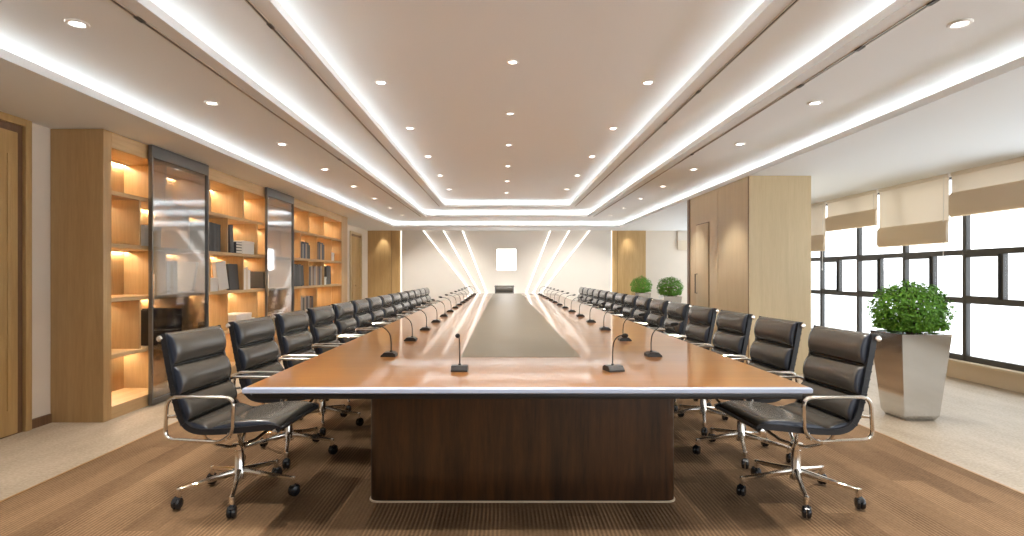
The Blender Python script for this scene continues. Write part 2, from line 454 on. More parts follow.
# ------------------------------------------------------------------ end wall
def far_panel(name, x0, x1, groove):
    root = structure(empty(name, (0, Y1, 0)))
    for a, b in ((x0, groove - .006), (groove + .006, x1)):
        structure(MB().box(a, b, -.05, 0, 0, ZC).build('board', M['honey'], root, smooth=False))
    structure(MB().box(groove - .006, groove + .006, -.035, 0, 0, ZC).build('groove', M['brown'], root, smooth=False))
far_panel('trim_1', XL + .0, -2.90, -3.14)
far_panel('trim_2', 3.07, 4.05, 3.25)
HW = 2.95
edges = ((2.36, .42), (1.795, .36), (1.26, .30))   # half width of each light line at the ceiling and at the floor
depth = (.13, .095, .06)
def hw(k, z): return edges[k][1] + (edges[k][0] - edges[k][1]) * z / ZC
k_t = 3
for s in (-1, 1):
    for k in range(3):
        o0, o1 = (HW, HW) if k == 0 else (edges[k - 1][1], edges[k - 1][0])
        poly = [(CX + s * o0, 0), (CX + s * edges[k][1], 0), (CX + s * edges[k][0], ZC), (CX + s * o1, ZC)]
        structure(MB().prism(poly, 'y', Y1 - depth[k], Y1).build(f'trim_{k_t}', M['white'], smooth=False)); k_t += 1
structure(MB().prism([(CX - edges[2][1], 0), (CX + edges[2][1], 0), (CX + edges[2][0], ZC), (CX - edges[2][0], ZC)], 'y', Y1 - .025, Y1).build(f'trim_{k_t}', M['white'], smooth=False))
side_n = {-1: 'bookcase', 1: 'window'}
for s in (-1, 1):
    for k in range(3):
        mb = MB(); w = .034
        for i in range(5):
            za, zb = .0 + ZC * i / 5, ZC * (i + 1) / 5
            pa, pb = hw(k, za), hw(k, zb)
            mb.prism([(CX + s * (pa - w), za), (CX + s * pa, za), (CX + s * pb, zb), (CX + s * (pb - w), zb)], 'y', Y1 - depth[k] + .004, Y1 - depth[k] + .03)
        o = mb.build('led_strip', M['wall_led'], smooth=False)
        tag(o, f'slanting light line on the white end wall, {("outermost", "middle", "innermost")[k]} of three on the {side_n[s]} side', 'led strip', 'light lines on the end wall')
    xx = CX + s * (HW + .012)
    o = MB().box(xx - .012, xx + .012, Y1 - .085, Y1 - .055, 0, ZC).build('led_strip', M['wall_led'], smooth=False)
    tag(o, f'upright light line between the end wall and the {side_n[s]}-side wood panel', 'led strip', 'light lines on the end wall')
# glowing square
sq = empty('wall_screen', (CX, Y1 - .025, 1.655))
tag(sq, 'glowing white square light screen in the middle of the end wall', 'screen')
MB().rbox(-.28, .28, -.03, 0, -.31, .31, .006).build('casing', M['ringm'], sq)
MB().box(-.265, .265, -.034, -.029, -.295, .295).build('lit_face', M['screen'], sq, smooth=False)

# ------------------------------------------------------------------ pale wood block before the windows
BX0, BX1, BY0, BY1 = 3.08, 3.85, 7.11, 9.47
blk = structure(MB().box(BX0, BX1, BY0, 8.155, 0, ZC).box(BX0, BX1, 8.163, BY1 - .12, 0, ZC).box(BX0 + .01, BX1, 8.15, 8.17, 0, ZC).build('wall_block', M['ash'], smooth=False))
structure(MB().box(BX0 - .012, BX1, BY1 - .12, BY1, 0, ZC).build('edge_board', M['brown'], blk, smooth=False))
structure(MB().box(BX0 - .004, BX0 + .002, BY0 + .02, BY0 + .035, 0, ZC).build('edge_line', M['brown'], blk, smooth=False))
d3 = structure(empty('door_3', (BX0, 0, 0)))
structure(MB().box(-.006, .001, 8.49, 9.05, 0, 2.03).build('gap_line', M['brown'], d3, smooth=False))
structure(MB().rbox(-.012, .0, 8.502, 9.038, .01, 2.018, .003).build('leaf', M['ash'], d3))
structure(MB().tube([(-.01, 8.98, .95), (-.045, 8.98, .95), (-.045, 8.98, 1.25), (-.01, 8.98, 1.25)], .008).build('handle', M['frame'], d3))

# ------------------------------------------------------------------ window wall
ZS = .215
structure(MB().box(XR, XR + .15, Y0, Y1, 0, ZS).box(XR - .06, XR, Y0, Y1, ZS - .03, ZS).box(XR - .03, XR, Y0, Y1, 0, ZS - .03).build('wall_right', M['sill'], smooth=False))
mull = [Y0 + .0]
ys = [5.78 + 1.02 * k for k in range(-9, 11)]
wn = 1
for i in range(len(ys) - 1):
    a, b = ys[i], ys[i + 1]
    if b > Y1: b = Y1
    x0, x1 = XR + .025, XR + .085
    h = .028
    fr = MB()
    fr.rbox(x0, x1, a - h, a + h, ZS, ZC, .004)
    if b >= Y1 - .01: fr.rbox(x0, x1 + .02, b - h, b, ZS, ZC, .004)
    for z0, z1 in ((ZS, ZS + .065), (.90, .97), (1.475, 1.54), (ZC - .06, ZC)):
        fr.box(x0 + .004, x1, a + h, b - h if b < Y1 - .01 else b, z0, z1)
    mid = (a + b) / 2
    fr.box(x0 + .004, x1, mid - .018, mid + .018, .965, 1.475)
    w = structure(fr.build(f'window_{wn}', M['frame'])); wn += 1
    sash = MB()
    sash.box(x0 - .012, x0 + .02, mid + .018, mid + .034, .965, 1.475).box(x0 - .012, x0 + .02, b - h - .016, b - h, .965, 1.475)
    sash.box(x0 - .012, x0 + .02, mid + .022, b - h, .965, .993).box(x0 - .012, x0 + .02, mid + .022, b - h, 1.447, 1.475)
    structure(sash.build('sash', M['frame'], w))
    for (p, q, z0, z1) in ((a + h, b - h, ZS + .065, .905), (a + h, mid - .022, .965, 1.475), (mid + .022, b - h, .965, 1.475), (a + h, b - h, 1.54, ZC - .06)):
        structure(MB().box(XR + .052, XR + .056, p, q, z0, z1).build('pane', M['glass'], w, smooth=False))

# roman shades
def shade(y0, y1, zf, zb, label, x=XR - .045):
    root = empty('roman_shade', (x, 0, 0)); tag(root, label, 'blind', 'roman shades on the windows')
    MB().rbox(-.02, .03, y0, y1, ZC - .045, ZC - .001, .004).build('head_rail', M['shade'], root)
    MB().rbox(-.004, .001, y0 + .003, y1 - .003, zf - .03, ZC - .04, .002, 1).build('panel', M['shade'], root)
    # folded stack: overlapping plies, each a little further out
    pl = MB()
    for k in range(3):
        t = .012 + .011 * k
        z1 = zf - .0 - .012 * k
        pl.prism([(-t + .004, z1), (-t - .004, z1 - .012), (-t - .008, zb + .05 + .004 * k), (-t - .004, zb + .012 * k), (-t + .006, zb + .012 * k)], 'y', y0, y1)
    # prism 'y' maps (p,q)->(p,y,q)
    pl.build('folds', M['shade2'], root)
    MB().tube([(-.02, y0 + .06, ZC - .03), (-.03, y0 + .06, zb - .3)], .0035, 6).lathe([(.002, -.03), (.008, -.02), (.006, .01), (.002, .02)], c=(-.03, y0 + .06, zb - .3), n=8).build('cord', M['cord'], root)
def mkshade(i, zf, zb, label): shade(6.915 - 1.32 + 1.32 * i + .018, 6.915 + 1.32 * i - .018, zf - .02, zb - .02, label)
mkshade(0, 2.25, 1.955, 'beige roman shade in front of the big planter, first from the near end')
mkshade(1, 1.93, 1.65, 'beige roman shade drawn low behind the big boxwood plant')
mkshade(2, 2.22, 1.975, 'beige roman shade drawn high, between the low shade and the wood block')
mkshade(3, 1.94, 1.66, 'beige roman shade drawn low right beside the pale wood block')
rs = empty('roman_shade', (0, Y1 - .05, 0)); tag(rs, 'small beige roman shade hanging on the end wall beyond the wood block', 'blind', 'roman shades on the windows')
MB().rbox(4.95, 5.40, -.02, .03, ZC - .045, ZC - .001, .004).build('head_rail', M['shade'], rs)
MB().rbox(4.953, 5.397, -.004, .001, 2.15, ZC - .04, .002, 1).build('panel', M['shade'], rs)
MB().prism([(-.01, 2.2), (-.02, 2.19), (-.028, 1.99), (-.02, 1.93), (-.005, 1.93)], 'x', 4.95, 5.40).build('folds', M['shade2'], rs)

# ------------------------------------------------------------------ bookcase
FX, BKX = -3.36, XL + .002
KY0, KY1 = 4.80, 12.36
bk = empty('bookcase', (XL, KY0, 0)); tag(bk, 'long light oak bookcase wall with lit open cells and two glass doors', 'bookcase')
def bpart(mb, name, mat, smooth=False):
    mb.moved(Matrix.Translation((-XL, -KY0, 0)))
    return mb.build(name, mat, bk, smooth=smooth)
def b_(x0, x1, y0, y1, z0, z1, r=.003): return MB().rbox(x0, x1, y0, y1, z0, z1, r, 1)
bpart(b_(BKX, FX, KY0, KY0 + .10, 0, ZC - .002), 'side_panel', M['oak'])
bpart(b_(BKX, FX, 11.90, KY1, 0, ZC - .002), 'side_panel', M['oak'])
bpart(MB().box(BKX, BKX + .02, KY0 + .1, 11.9, 0, ZC - .002), 'back_panel', M['oak'])
bpart(b_(BKX + .02, FX, KY0 + .1, 11.9, 2.335, ZC - .002), 'header', M['oak_y'])
bpart(b_(BKX + .02, FX, KY0 + .1, 11.9, 0, .11), 'plinth', M['oak_y'])
SH = [.11, .555, 1.045, 1.515, 1.97, 2.335]
TH = .036
for z in SH[1:5]:
    bpart(b_(BKX + .02, FX - .004, KY0 + .1, 11.9, z - TH, z), 'shelf', M['oak_y'])
odd = [5.715, 6.565, 7.425, 8.255, 9.085, 9.925, 10.775]
even = [5.305, 6.135, 6.995, 7.835, 8.675, 9.525, 10.365, 11.225]
for rI in range(5):
    z0 = SH[rI]; z1 = SH[rI + 1] - (TH if rI < 4 else 0)
    for y in (odd if rI % 2 == 0 else even):
        bpart(b_(BKX + .02, FX - .012, y - .014, y + .014, z0, z1), 'divider', M['oak'])
    # light line under each board, one per row, cut by the dividers
    cuts = [KY0 + .1] + (odd if rI % 2 == 0 else even) + [11.9]
    led = MB()
    for a, b in zip(cuts, cuts[1:]):
        led.box(BKX + .034, BKX + .046, a + .016, b - .016, z1 - .007, z1 - .001)
    va = MB()
    for a, b in zip(cuts, cuts[1:]): va.box(BKX + .062, BKX + .070, a + .012, b - .012, z1 - .014, z1 - .0005)
    bpart(va, 'valance', M['oak_y'])['kind'] = 'stuff'
    lo = bpart(led, 'light_line', M['shelf_led']); lo['kind'] = 'stuff'
# glass doors sliding before it
for a, b in ((5.375, 6.415), (8.01, 9.04)):
    x0, x1 = FX + .02, FX + .055
    f = MB()
    f.box(x0, x1, a, a + .020, .015, ZC - .006).box(x0, x1, b - .020, b, .015, ZC - .006)
    f.box(x0, x1, a + .020, b - .020, ZC - .12, ZC - .006).box(x0, x1, a + .020, b - .020, .015, .06)
    f.moved(Matrix.Translation((-XL, -KY0, 0)))
    fo = f.build('glass_door', M['grey'], bk); fo['label'] = 'smoked glass sliding door in a grey metal frame'
    g = MB().box(x0 + .012, x0 + .018, a + .020, b - .020, .06, ZC - .12).moved(Matrix.Translation((-XL, -KY0, 0)))
    g.build('pane', M['smoke'], fo, smooth=False)
    h = MB().box(x1, x1 + .012, a + .006, a + .02, .95, 1.25).moved(Matrix.Translation((-XL, -KY0, 0)))
    h.build('handle', M['chrome'], fo, smooth=False)

# books
COVER = {}
BC = {'black': (.014, .013, .013), 'white': (.74, .70, .64), 'cream': (.62, .52, .38), 'charcoal': (.045, .042, .040), 'grey': (.24, .22, .20),
      'brown': (.16, .085, .042), 'tan': (.42, .28, .15), 'navy': (.025, .035, .065), 'taupe': (.30, .235, .17)}
for k, v in BC.items(): COVER[k] = plain('cover_' + k, v, .5)
PAGES = plain('paper', (.78, .72, .62), .85)
def book(y, row, th, h, dep, color, label, lean=0.0, xs=-3.39, group='books in the bookcase', z=None):
    """upright book: spine towards the room (+x); y is its near face"""
    z0 = SH[row] if z is None else z
    o = MB()
    t = .004
    o.box(-dep, 0, 0, t, 0, h).box(-dep, 0, th - t, th, 0, h).box(-t, 0, t, th - t, 0, h)
    if th > .03:    # raised bands on the spine
        o.box(0, .002, t, th - t, h * .16, h * .19).box(0, .002, t, th - t, h * .80, h * .83)
    ob = o.build('book', COVER[color], smooth=False)
    MB().box(-dep + .006, -t, t, th - t, .006, h - .006).build('pages', PAGES, ob, smooth=False)
    zz = z0 + .001
    if lean > 0: zz += 0
    if lean < 0: zz += 0
    ob.rotation_euler = (lean, 0, 0)
    # keep the lowest corner on the shelf
    low = min((Matrix.Rotation(lean, 3, 'X') @ Vector((0, a, b))).z for a in (0, th) for b in (0, h))
    ob.location = (xs, y, zz - low)
    tag(ob, label, 'book', group)
    return ob
def storage_box(y0, y1, row, h, dep, color, label, xs=-3.39, z=None):
    z0 = (SH[row] if z is None else z) + .001
    root = empty('storage_box', (xs, y0, z0)); tag(root, label, 'box', 'white boxes in the bookcase')
    MB().rbox(-dep, 0, 0, y1 - y0, 0, h - .03, .003).build('body', COVER[color], root)
    MB().rbox(-dep - .003, .003, -.003, y1 - y0 + .003, h - .032, h, .003).build('lid', COVER[color], root)
def row_of(y, row, specs, where):
    n = 0
    for (th, h, c) in specs:
        book(y, row, th, h, .2, c, f'{c} book, {ORD[n]} of the upright books {where}')
        y += th + .003; n += 1
# between the two glass doors
for k, (th, h) in enumerate(((.085, .335), (.085, .332), (.085, .326))):
    book(6.59 + .089 * k, 3, th, h, .26, 'black', f'thick black binder, {ORD[k]} of three on the fourth shelf between the glass doors')
book(7.10, 3, .10, .345, .24, 'charcoal', 'thick charcoal binder leaning towards the divider on the fourth shelf, near the white box', lean=.09)
zz = SH[3] + .001
for k in range(4):
    bo = MB().box(-.2, 0, 0, .155, 0, .036).build('book', COVER['charcoal'], smooth=False)
    MB().box(-.194, .0015, .004, .157, .006, .030).build('pages', PAGES, bo, smooth=False)
    bo.location = (-3.39, 7.255, zz); zz += .0365
    tag(bo, f'flat-lying charcoal book, {ORD[k]} from the bottom of the small pile on the fourth shelf', 'book', 'books in the bookcase')
storage_box(7.43, 7.78, 3, .17, .24, 'white', 'white lidded box next to the pile of flat books, fourth shelf')
storage_box(6.63, 6.79, 2, .16, .22, 'white', 'small white lidded box before the big white folder, third shelf')
def folder(y0, wd, h, color, label, tip, roll):
    """big display folder standing with its cover to the room, tipped back"""
    ob = MB().box(-.004, 0, 0, wd, 0, h).box(-.045, -.041, 0, wd, 0, h).box(-.045, 0, 0, .004, 0, h).build('folder', COVER[color], smooth=False)
    MB().box(-.041, -.004, .006, wd - .006, .006, h - .006).build('pages', PAGES, ob, smooth=False)
    ob.rotation_euler = (roll, -tip, 0); rm = Euler((roll, -tip, 0)).to_matrix()
    low = min((rm @ Vector((x, a, b))).z for x in (-.045, 0) for a in (0, wd) for b in (0, h))
    ob.location = (-3.41, y0, SH[2] + .001 - low)
    tag(ob, label, 'folder')
folder(6.86, .25, .345, 'white', 'big white folder standing face-out and tilted on the third shelf between the doors', .10, .07)
folder(7.14, .25, .33, 'charcoal', 'big charcoal folder standing face-out behind the white folder on the third shelf', .08, 0)
book(7.455, 2, .07, .27, .22, 'white', 'white book just past the divider, third shelf between the doors')
book(7.528, 2, .06, .30, .22, 'cream', 'cream book beside the white book, third shelf between the doors')
book(7.591, 2, .07, .26, .22, 'white', 'white book beside the cream book, third shelf between the doors')
book(8.08, 2, .08, .24, .22, 'charcoal', 'charcoal book half behind the second glass door, third shelf')
storage_box(7.20, 7.79, 1, .10, .26, 'white', 'long low white box on the second shelf, lower of two stacked')
storage_box(7.26, 7.70, 1, .075, .24, 'white', 'long low white box on the second shelf, upper of two stacked', z=SH[1] + .101)
# small black desk clock
ck = empty('desk_clock', (-3.44, 6.62, SH[1] + .001)); tag(ck, 'small black desk clock on the second shelf between the glass doors', 'clock')
MB().rbox(-.07, 0, -.06, .06, .018, .14, .012).build('case', M['mic'], ck)
MB().lathe([(.001, 0), (.04, 0), (.044, .004), (.001, .004)], c=(.0, 0, .08), n=20, axis='x').build('dial', M['grey'], ck)
MB().rbox(-.075, .01, -.05, .05, 0, .02, .004).build('base', M['mic'], ck)
# behind the first glass door
row_of(5.52, 1, [(.08, .34, 'black'), (.07, .31, 'charcoal'), (.09, .35, 'black'), (.08, .30, 'navy'), (.08, .34, 'charcoal'), (.09, .33, 'black')], 'low behind the first glass door')
row_of(5.76, 2, [(.06, .33, 'white'), (.05, .30, 'cream'), (.07, .34, 'white')], 'behind the first glass door, third shelf')
book(6.22, 2, .05, .34, .22, 'white', 'white book leaning alone behind the first glass door, third shelf', lean=-.28)
storage_box(5.40, 5.66, 3, .20, .24, 'white', 'white lidded box behind the first glass door, fourth shelf')
# past the second glass door
row_of(9.58, 3, [(.07, .27, 'charcoal'), (.08, .25, 'grey'), (.07, .29, 'navy'), (.075, .26, 'taupe'), (.08, .28, 'charcoal'), (.07, .24, 'black')], 'on the fourth shelf past the second glass door')
row_of(10.45, 3, [(.08, .31, 'brown'), (.08, .33, 'charcoal'), (.07, .30, 'tan'), (.08, .32, 'navy'), (.08, .29, 'charcoal')], 'on the fourth shelf near the far end')
row_of(10.0, 2, [(.08, .33, 'charcoal'), (.09, .35, 'taupe'), (.08, .32, 'brown'), (.09, .34, 'grey'), (.08, .36, 'tan'), (.09, .34, 'brown'), (.08, .31, 'charcoal'), (.09, .35, 'taupe')], 'on the third shelf past the second glass door')
book(9.29, 2, .11, .36, .22, 'black', 'thick black binder leaning on the third shelf, first past the second glass door', lean=.13)
book(9.405, 2, .11, .35, .22, 'black', 'thick black binder leaning on the third shelf, second past the second glass door', lean=.13)
book(9.52, 2, .11, .36, .22, 'charcoal', 'thick charcoal binder leaning on the third shelf behind two black leaning ones', lean=.13)
book(9.635, 2, .11, .34, .22, 'black', 'thick black binder leaning on the third shelf beside the charcoal leaning one', lean=.13)
storage_box(10.82, 10.94, 2, .15, .12, 'white', 'tiny white box on the third shelf near the far end', xs=-3.38)
book(11.00, 2, .13, .36, .24, 'black', 'thick black binder beside the tiny white box on the third shelf', lean=.06)
book(11.14, 2, .13, .35, .24, 'charcoal', 'thick charcoal binder leaning last on the third shelf', lean=.08)
storage_box(11.30, 11.48, 3, .16, .16, 'white', 'small white box in the last cell of the fourth shelf')
row_of(9.58, 1, [(.09, .31, 'grey'), (.08, .29, 'charcoal'), (.09, .32, 'taupe'), (.08, .30, 'charcoal'), (.09, .31, 'grey'), (.08, .28, 'brown'), (.09, .30, 'charcoal')], 'on the second shelf past the second glass door')

# ------------------------------------------------------------------ conference table
TY0, TY1, TZ = 2.51, 14.68, .75
TW = 1.2575
tb = empty('conference_table', (CX, 8.6, 0)); tag(tb, 'long glossy wooden conference table with dark walnut pedestal and grey centre inlay', 'table')
def tpart(mb, name, mat, smooth=True):
    mb.moved(Matrix.Translation((-CX, -8.6, 0)))
    return mb.build(name, mat, tb, smooth=smooth)
def rrect(x0, x1, y0, y1, r, n=6):
    p = []
    for cx, cy, a0 in ((x1 - r, y1 - r, 0), (x0 + r, y1 - r, 90), (x0 + r, y0 + r, 180), (x1 - r, y0 + r, 270)):
        for i in range(n + 1):
            a = math.radians(a0 + 90 * i / n); p.append((cx + r * math.cos(a), cy + r * math.sin(a)))
    return p
e = .012
tpart(MB().box(CX - TW + e, CX + TW - e, TY0 + e, TY1 - e, TZ - .03, TZ), 'table_top', M['top'], False)
# chamfered satin edge band round the top
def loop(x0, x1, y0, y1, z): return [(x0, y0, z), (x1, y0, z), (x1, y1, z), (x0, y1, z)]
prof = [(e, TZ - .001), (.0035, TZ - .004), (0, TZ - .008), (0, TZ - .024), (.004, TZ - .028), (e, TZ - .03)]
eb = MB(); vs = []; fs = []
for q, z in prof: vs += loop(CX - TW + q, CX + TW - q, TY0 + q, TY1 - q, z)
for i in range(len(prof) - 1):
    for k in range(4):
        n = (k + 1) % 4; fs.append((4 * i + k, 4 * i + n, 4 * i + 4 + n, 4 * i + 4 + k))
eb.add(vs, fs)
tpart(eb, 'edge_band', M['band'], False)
tpart(MB().rbox(CX - TW + .03, CX + TW - .03, TY0 + .03, TY1 - .03, TZ - .058, TZ - .03, .003), 'underframe', M['black'])
tpart(MB().prism(rrect(CX - .838, CX + .838, 3.11, 14.08, .05), 'z', .012, TZ - .058), 'pedestal', M['walnut'])
tpart(MB().prism(rrect(CX - .845, CX + .845, 3.103, 14.087, .056), 'z', .0048, .013), 'base_trim', M['sill'])
tpart(MB().box(CX - .3615, CX + .3615, 3.43, 14.66, TZ - .001, TZ + .0012), 'inlay', M['inlay'], False)

# ------------------------------------------------------------------ chairs
def catmull(P, n=10):
    out = []
    for i in range(len(P) - 1):
        p0, p1, p2, p3 = P[max(i - 1, 0)], P[i], P[i + 1], P[min(i + 2, len(P) - 1)]
        for k in range(n):
            t = k / n
            out.append(tuple(.5 * ((2 * p1[j]) + (-p0[j] + p2[j]) * t + (2 * p0[j] - 5 * p1[j] + 4 * p2[j] - p3[j]) * t * t + (-p0[j] + 3 * p1[j] - 3 * p2[j] + p3[j]) * t ** 3) for j in range(len(p1))))
    out.append(tuple(P[-1])); return out
PROF = catmull([(-.275, .935), (-.250, .80), (-.222, .66), (-.192, .535), (-.155, .462), (-.09, .432), (.02, .432), (.17, .446), (.30, .460), (.350, .447)], 12)
_len = [0.0]
for a, b in zip(PROF, PROF[1:]): _len.append(_len[-1] + math.dist(a, b))
def prof_at(s):
    s = max(0, min(1, s)) * _len[-1]
    for i in range(len(_len) - 1):
        if _len[i + 1] >= s - 1e-9: break
    t = (s - _len[i]) / max(1e-9, _len[i + 1] - _len[i])
    a, b = PROF[i], PROF[i + 1]
    p = (a[0] + (b[0] - a[0]) * t, a[1] + (b[1] - a[1]) * t)
    i0, i1 = max(0, i - 2), min(len(PROF) - 1, i + 3)
    d = Vector((PROF[i1][0] - PROF[i0][0], PROF[i1][1] - PROF[i0][1])).normalized()
    return Vector(p), Vector((-d.y, d.x))
UH = [(-1, 0), (-1, .32), (-.995, .60), (-.975, .80), (-.93, .92), (-.82, .98), (-.5, 1.0), (0, 1.0)]
UH = UH + [(-u, h) for u, h in UH[-2::-1]]
def pad(s0, s1, w, thick, back=.004, nv=12):
    """stuffed leather pad with an upright gusset at both ends"""
    mb = MB(); vs = []; fs = []; nu = len(UH) - 1
    for side in (0, 1):
        for i in range(nv + 1):
            v = i / nv; v = .5 - .5 * math.cos(PI * v)
            p, nm = prof_at(s0 + (s1 - s0) * v)
            bv = max(0.0, 1 - abs(2 * v - 1) ** 2.4) ** .5
            for u, hh in UH:
                h = thick * bv * hh if side == 0 else -back * min(1, bv * hh * 3)
                vs.append((u * w, p.x + nm.x * h, p.y + nm.y * h))
    k = nu + 1; m = k * (nv + 1); gus = []
    for side in (0, 1):
        for i in range(nv):
            for j in range(nu):
                a = side * m + i * k + j
                q = (a, a + 1, a + k + 1, a + k)
                fs.append(q if side == 0 else q[::-1]); gus.append(1 if (j < 3 or j >= nu - 3) else 0)
    bm = bmesh.new(); vv = [bm.verts.new(p) for p in vs]
    for f, g_ in zip(fs, gus): bm.faces.new([vv[i] for i in f]).material_index = g_
    bmesh.ops.remove_doubles(bm, verts=bm.verts, dist=.0003)
    bmesh.ops.recalc_face_normals(bm, faces=bm.faces)
    return bm
def build_pad(name, root, *a, **kw):
    bm = pad(*a, **kw); me = D.meshes.new(name); bm.to_mesh(me); bm.free()
    me.polygons.foreach_set('use_smooth', [True] * len(me.polygons))
    me.materials.append(M['leather']); me.materials.append(M['gusset'])
    o = D.objects.new(name, me); COL.objects.link(o); o.parent = root
    return o
def profile_bar(x0, x1, n0, n1, s0=0.0, s1=1.0, n=44):
    vs = []; fs = []
    for i in range(n + 1):
        p, nm = prof_at(s0 + (s1 - s0) * i / n)
        for x, h in ((x0, n0), (x1, n0), (x1, n1), (x0, n1)): vs.append((x, p.x + nm.x * h, p.y + nm.y * h))
    for i in range(n):
        for k in range(4):
            l = (k + 1) % 4; fs.append((4 * i + k, 4 * i + l, 4 * i + 4 + l, 4 * i + 4 + k))
    fs += [(0, 1, 2, 3), (4 * n + 3, 4 * n + 2, 4 * n + 1, 4 * n)]
    return MB().add(vs, fs)
def round_loop(P, r, n=5):
    """closed loop of 2-D points with rounded corners"""
    out = []; m = len(P)
    for i in range(m):
        a, b, c = Vector(P[i - 1]), Vector(P[i]), Vector(P[(i + 1) % m])
        rr = min(r, (a - b).length * .45, (c - b).length * .45)
        p = b + (a - b).normalized() * rr; q = b + (c - b).normalized() * rr
        for k in range(n + 1):
            t = k / n; out.append(tuple((1 - t) ** 2 * p + 2 * t * (1 - t) * b + t * t * q))
    return out
def make_chair():
    root = empty('conference_chair')
    for s in (-1, 1):
        rail = profile_bar(s * .238, s * .256, -.014, .016)
        for k in range(12):      # cross ribs along the rail
            sa = .03 + .040 * k
            rb = profile_bar(s * .236, s * .2595, -.0148, .0175, sa, sa + .008, 1); rail.add(rb.v, rb.f)
        rail.build('side_rail', M['side'], root)
        # closed armrest loop
        lp = round_loop([(.130, .617), (-.225, .617), (-.252, .395), (.05, .385), (.110, .43)], .055, 6)
        x = s * .272
        arm = MB().tube([(x + s * .012 * (1 if z > .5 else 0), y, z) for y, z in lp], .0095, 8, closed=True, ref=(1, 0, 0), sx=1.25)
        for yy, zz in ((-.200, .51), (.08, .425)):
            arm.tube([(s * .25, yy, zz), (s * .274, yy - (.045 if yy < 0 else -.018), zz - (.02 if yy > 0 else 0))], .008, 8)
        arm.build('armrest', M['chrome'], root)
    profile_bar(-.238, .238, -.004, .004).build('sling', M['side'], root)
    pads = ((.0, .168), (.172, .328), (.332, .475))
    for a, b in pads: build_pad('back_pad', root, a, b, .237, .060, .016)
    build_pad('lumbar_pad', root, .478, .612, .237, .040, .006)
    build_pad('seat_pad', root, .615, .985, .237, .046, .010, nv=18)
    for nm, s_ in (('top_bar', .022), ('front_bar', .986)):
        p, n_ = prof_at(s_); p = p - n_ * .011
        b = MB().tube([(-.262, p.x, p.y), (.262, p.x, p.y)], .012, 10)
        for s in (-1, 1):
            b.lathe([(.004, -.002), (.0155, 0), (.0165, .007), (.013, .013), (.004, .015)] if s > 0 else [(.004, .002), (.0155, 0), (.0165, -.007), (.013, -.013), (.004, -.015)], c=(s * .260, p.x, p.y), n=14, axis='x')
        b.build(nm, M['chrome'], root)
    # bowed brackets under the seat
    br = MB()
    arc = [(-.236, .0, .428), (-.21, .0, .385), (-.15, .0, .335), (-.07, .0, .300), (0, 0, .292), (.07, .0, .300), (.15, .0, .335), (.21, .0, .385), (.236, .0, .428)]
    for yy in (-.085, .115):
        br.tube([(x, .012 + (yy * (abs(x) / .236) ** .8 if abs(x) > 0 else 0), z) for x, _, z in arc], .0105, 8, sx=.8)
    br.build('seat_bracket', M['chrome'], root)
    MB().lathe([(.02, .10), (.032, .102), (.034, .15), (.026, .165), (.0255, .262), (.020, .264), (.020, .280), (.036, .282), (.036, .300), (.02, .302)], n=18).build('gas_column', M['chrome'], root)
    for k in range(5):
        A = math.radians(94 + 72 * k)        # one leg points nearly forward
        Mr = Matrix.Rotation(A, 4, 'Z')
        g = MB()
        secs = [(.02, .145, .015, .020), (.06, .140, .0135, .017), (.16, .124, .0115, .013), (.27, .108, .0095, .0105), (.298, .102, .0095, .0105)]
        vs = []; fs = []
        for r_, z, hw_, hh in secs:
            for cy, cz in ((-1, -.6), (-.6, -1), (.6, -1), (1, -.6), (1, .5), (.5, 1), (-.5, 1), (-1, .5)): vs.append((r_, cy * hw_, z + cz * hh))
        for i in range(len(secs) - 1):
            for j in range(8):
                l = (j + 1) % 8; fs.append((8 * i + j, 8 * i + l, 8 * i + 8 + l, 8 * i + 8 + j))
        fs += [tuple(range(8)), tuple(range(39, 31, -1))]
        g.add(vs, fs)
        g.lathe([(.006, .115), (.0135, .112), (.0155, .098), (.0125, .062), (.005, .060)], c=(.299, 0, 0), n=12)
        g.moved(Mr)
        leg = g.build('leg', M['chrome'], root)
        cst = MB(); sw = Matrix.Rotation(.9 + 2.1 * k, 4, 'Z')
        for s in (-1, 1):
            pr = [(.004, 0.001), (.028, .002), (.0315, .006), (.0315, .013), (.026, .020), (.012, .0235), (.003, .0245)]
            cst.lathe([(r_, s * h) for r_, h in pr], n=16, axis='y')
        cst.moved(Matrix.Translation((0, 0, .032)))
        cst.tube([(0, 0, .07), (0, 0, .052)], .009, 8)
        hood = [(math.cos(a) * .036, math.sin(a) * .036 + .032) for a in [math.radians(25 + 13 * i) for i in range(10)]]
        cst.prism(hood + [(p * .9, .032 + (q - .032) * .9) for p, q in hood[::-1]], 'y', -.010, .010)
        cst.moved(Mr @ Matrix.Translation((.305, 0, .004)) @ sw)
        cst.build('caster', M['rubber'], leg)
    return root
chair0 = make_chair(); ch_used = [False]
def chair(x, y, rz, label, legs=0.0):
    o = chair0 if not ch_used[0] else copy_tree(chair0)
    ch_used[0] = True
    o.location = (x, y, .004); o.rotation_euler = (0, 0, rz)
    for c in o.children:
        if c.name.startswith('leg'): c.rotation_euler.z = math.radians(legs)
    tag(o, label, 'chair', 'black leather conference chairs')
NL, NR, DY, CY0 = 14, 15, .735, 3.19
for k in range(NL):
    chair(-1.472, CY0 + DY * k, -PI / 2 - math.radians(4), f'black leather chair on the bookcase side of the table, {ORD[k]} from the near end')
for k in range(NR):
    chair(1.642, CY0 + DY * k, PI / 2 + math.radians(3), f'black leather chair on the window side of the table, {ORD[k]} from the near end', -7)
chair(.05, 15.22, PI, 'black leather conference chair at the head of the table by the end wall')

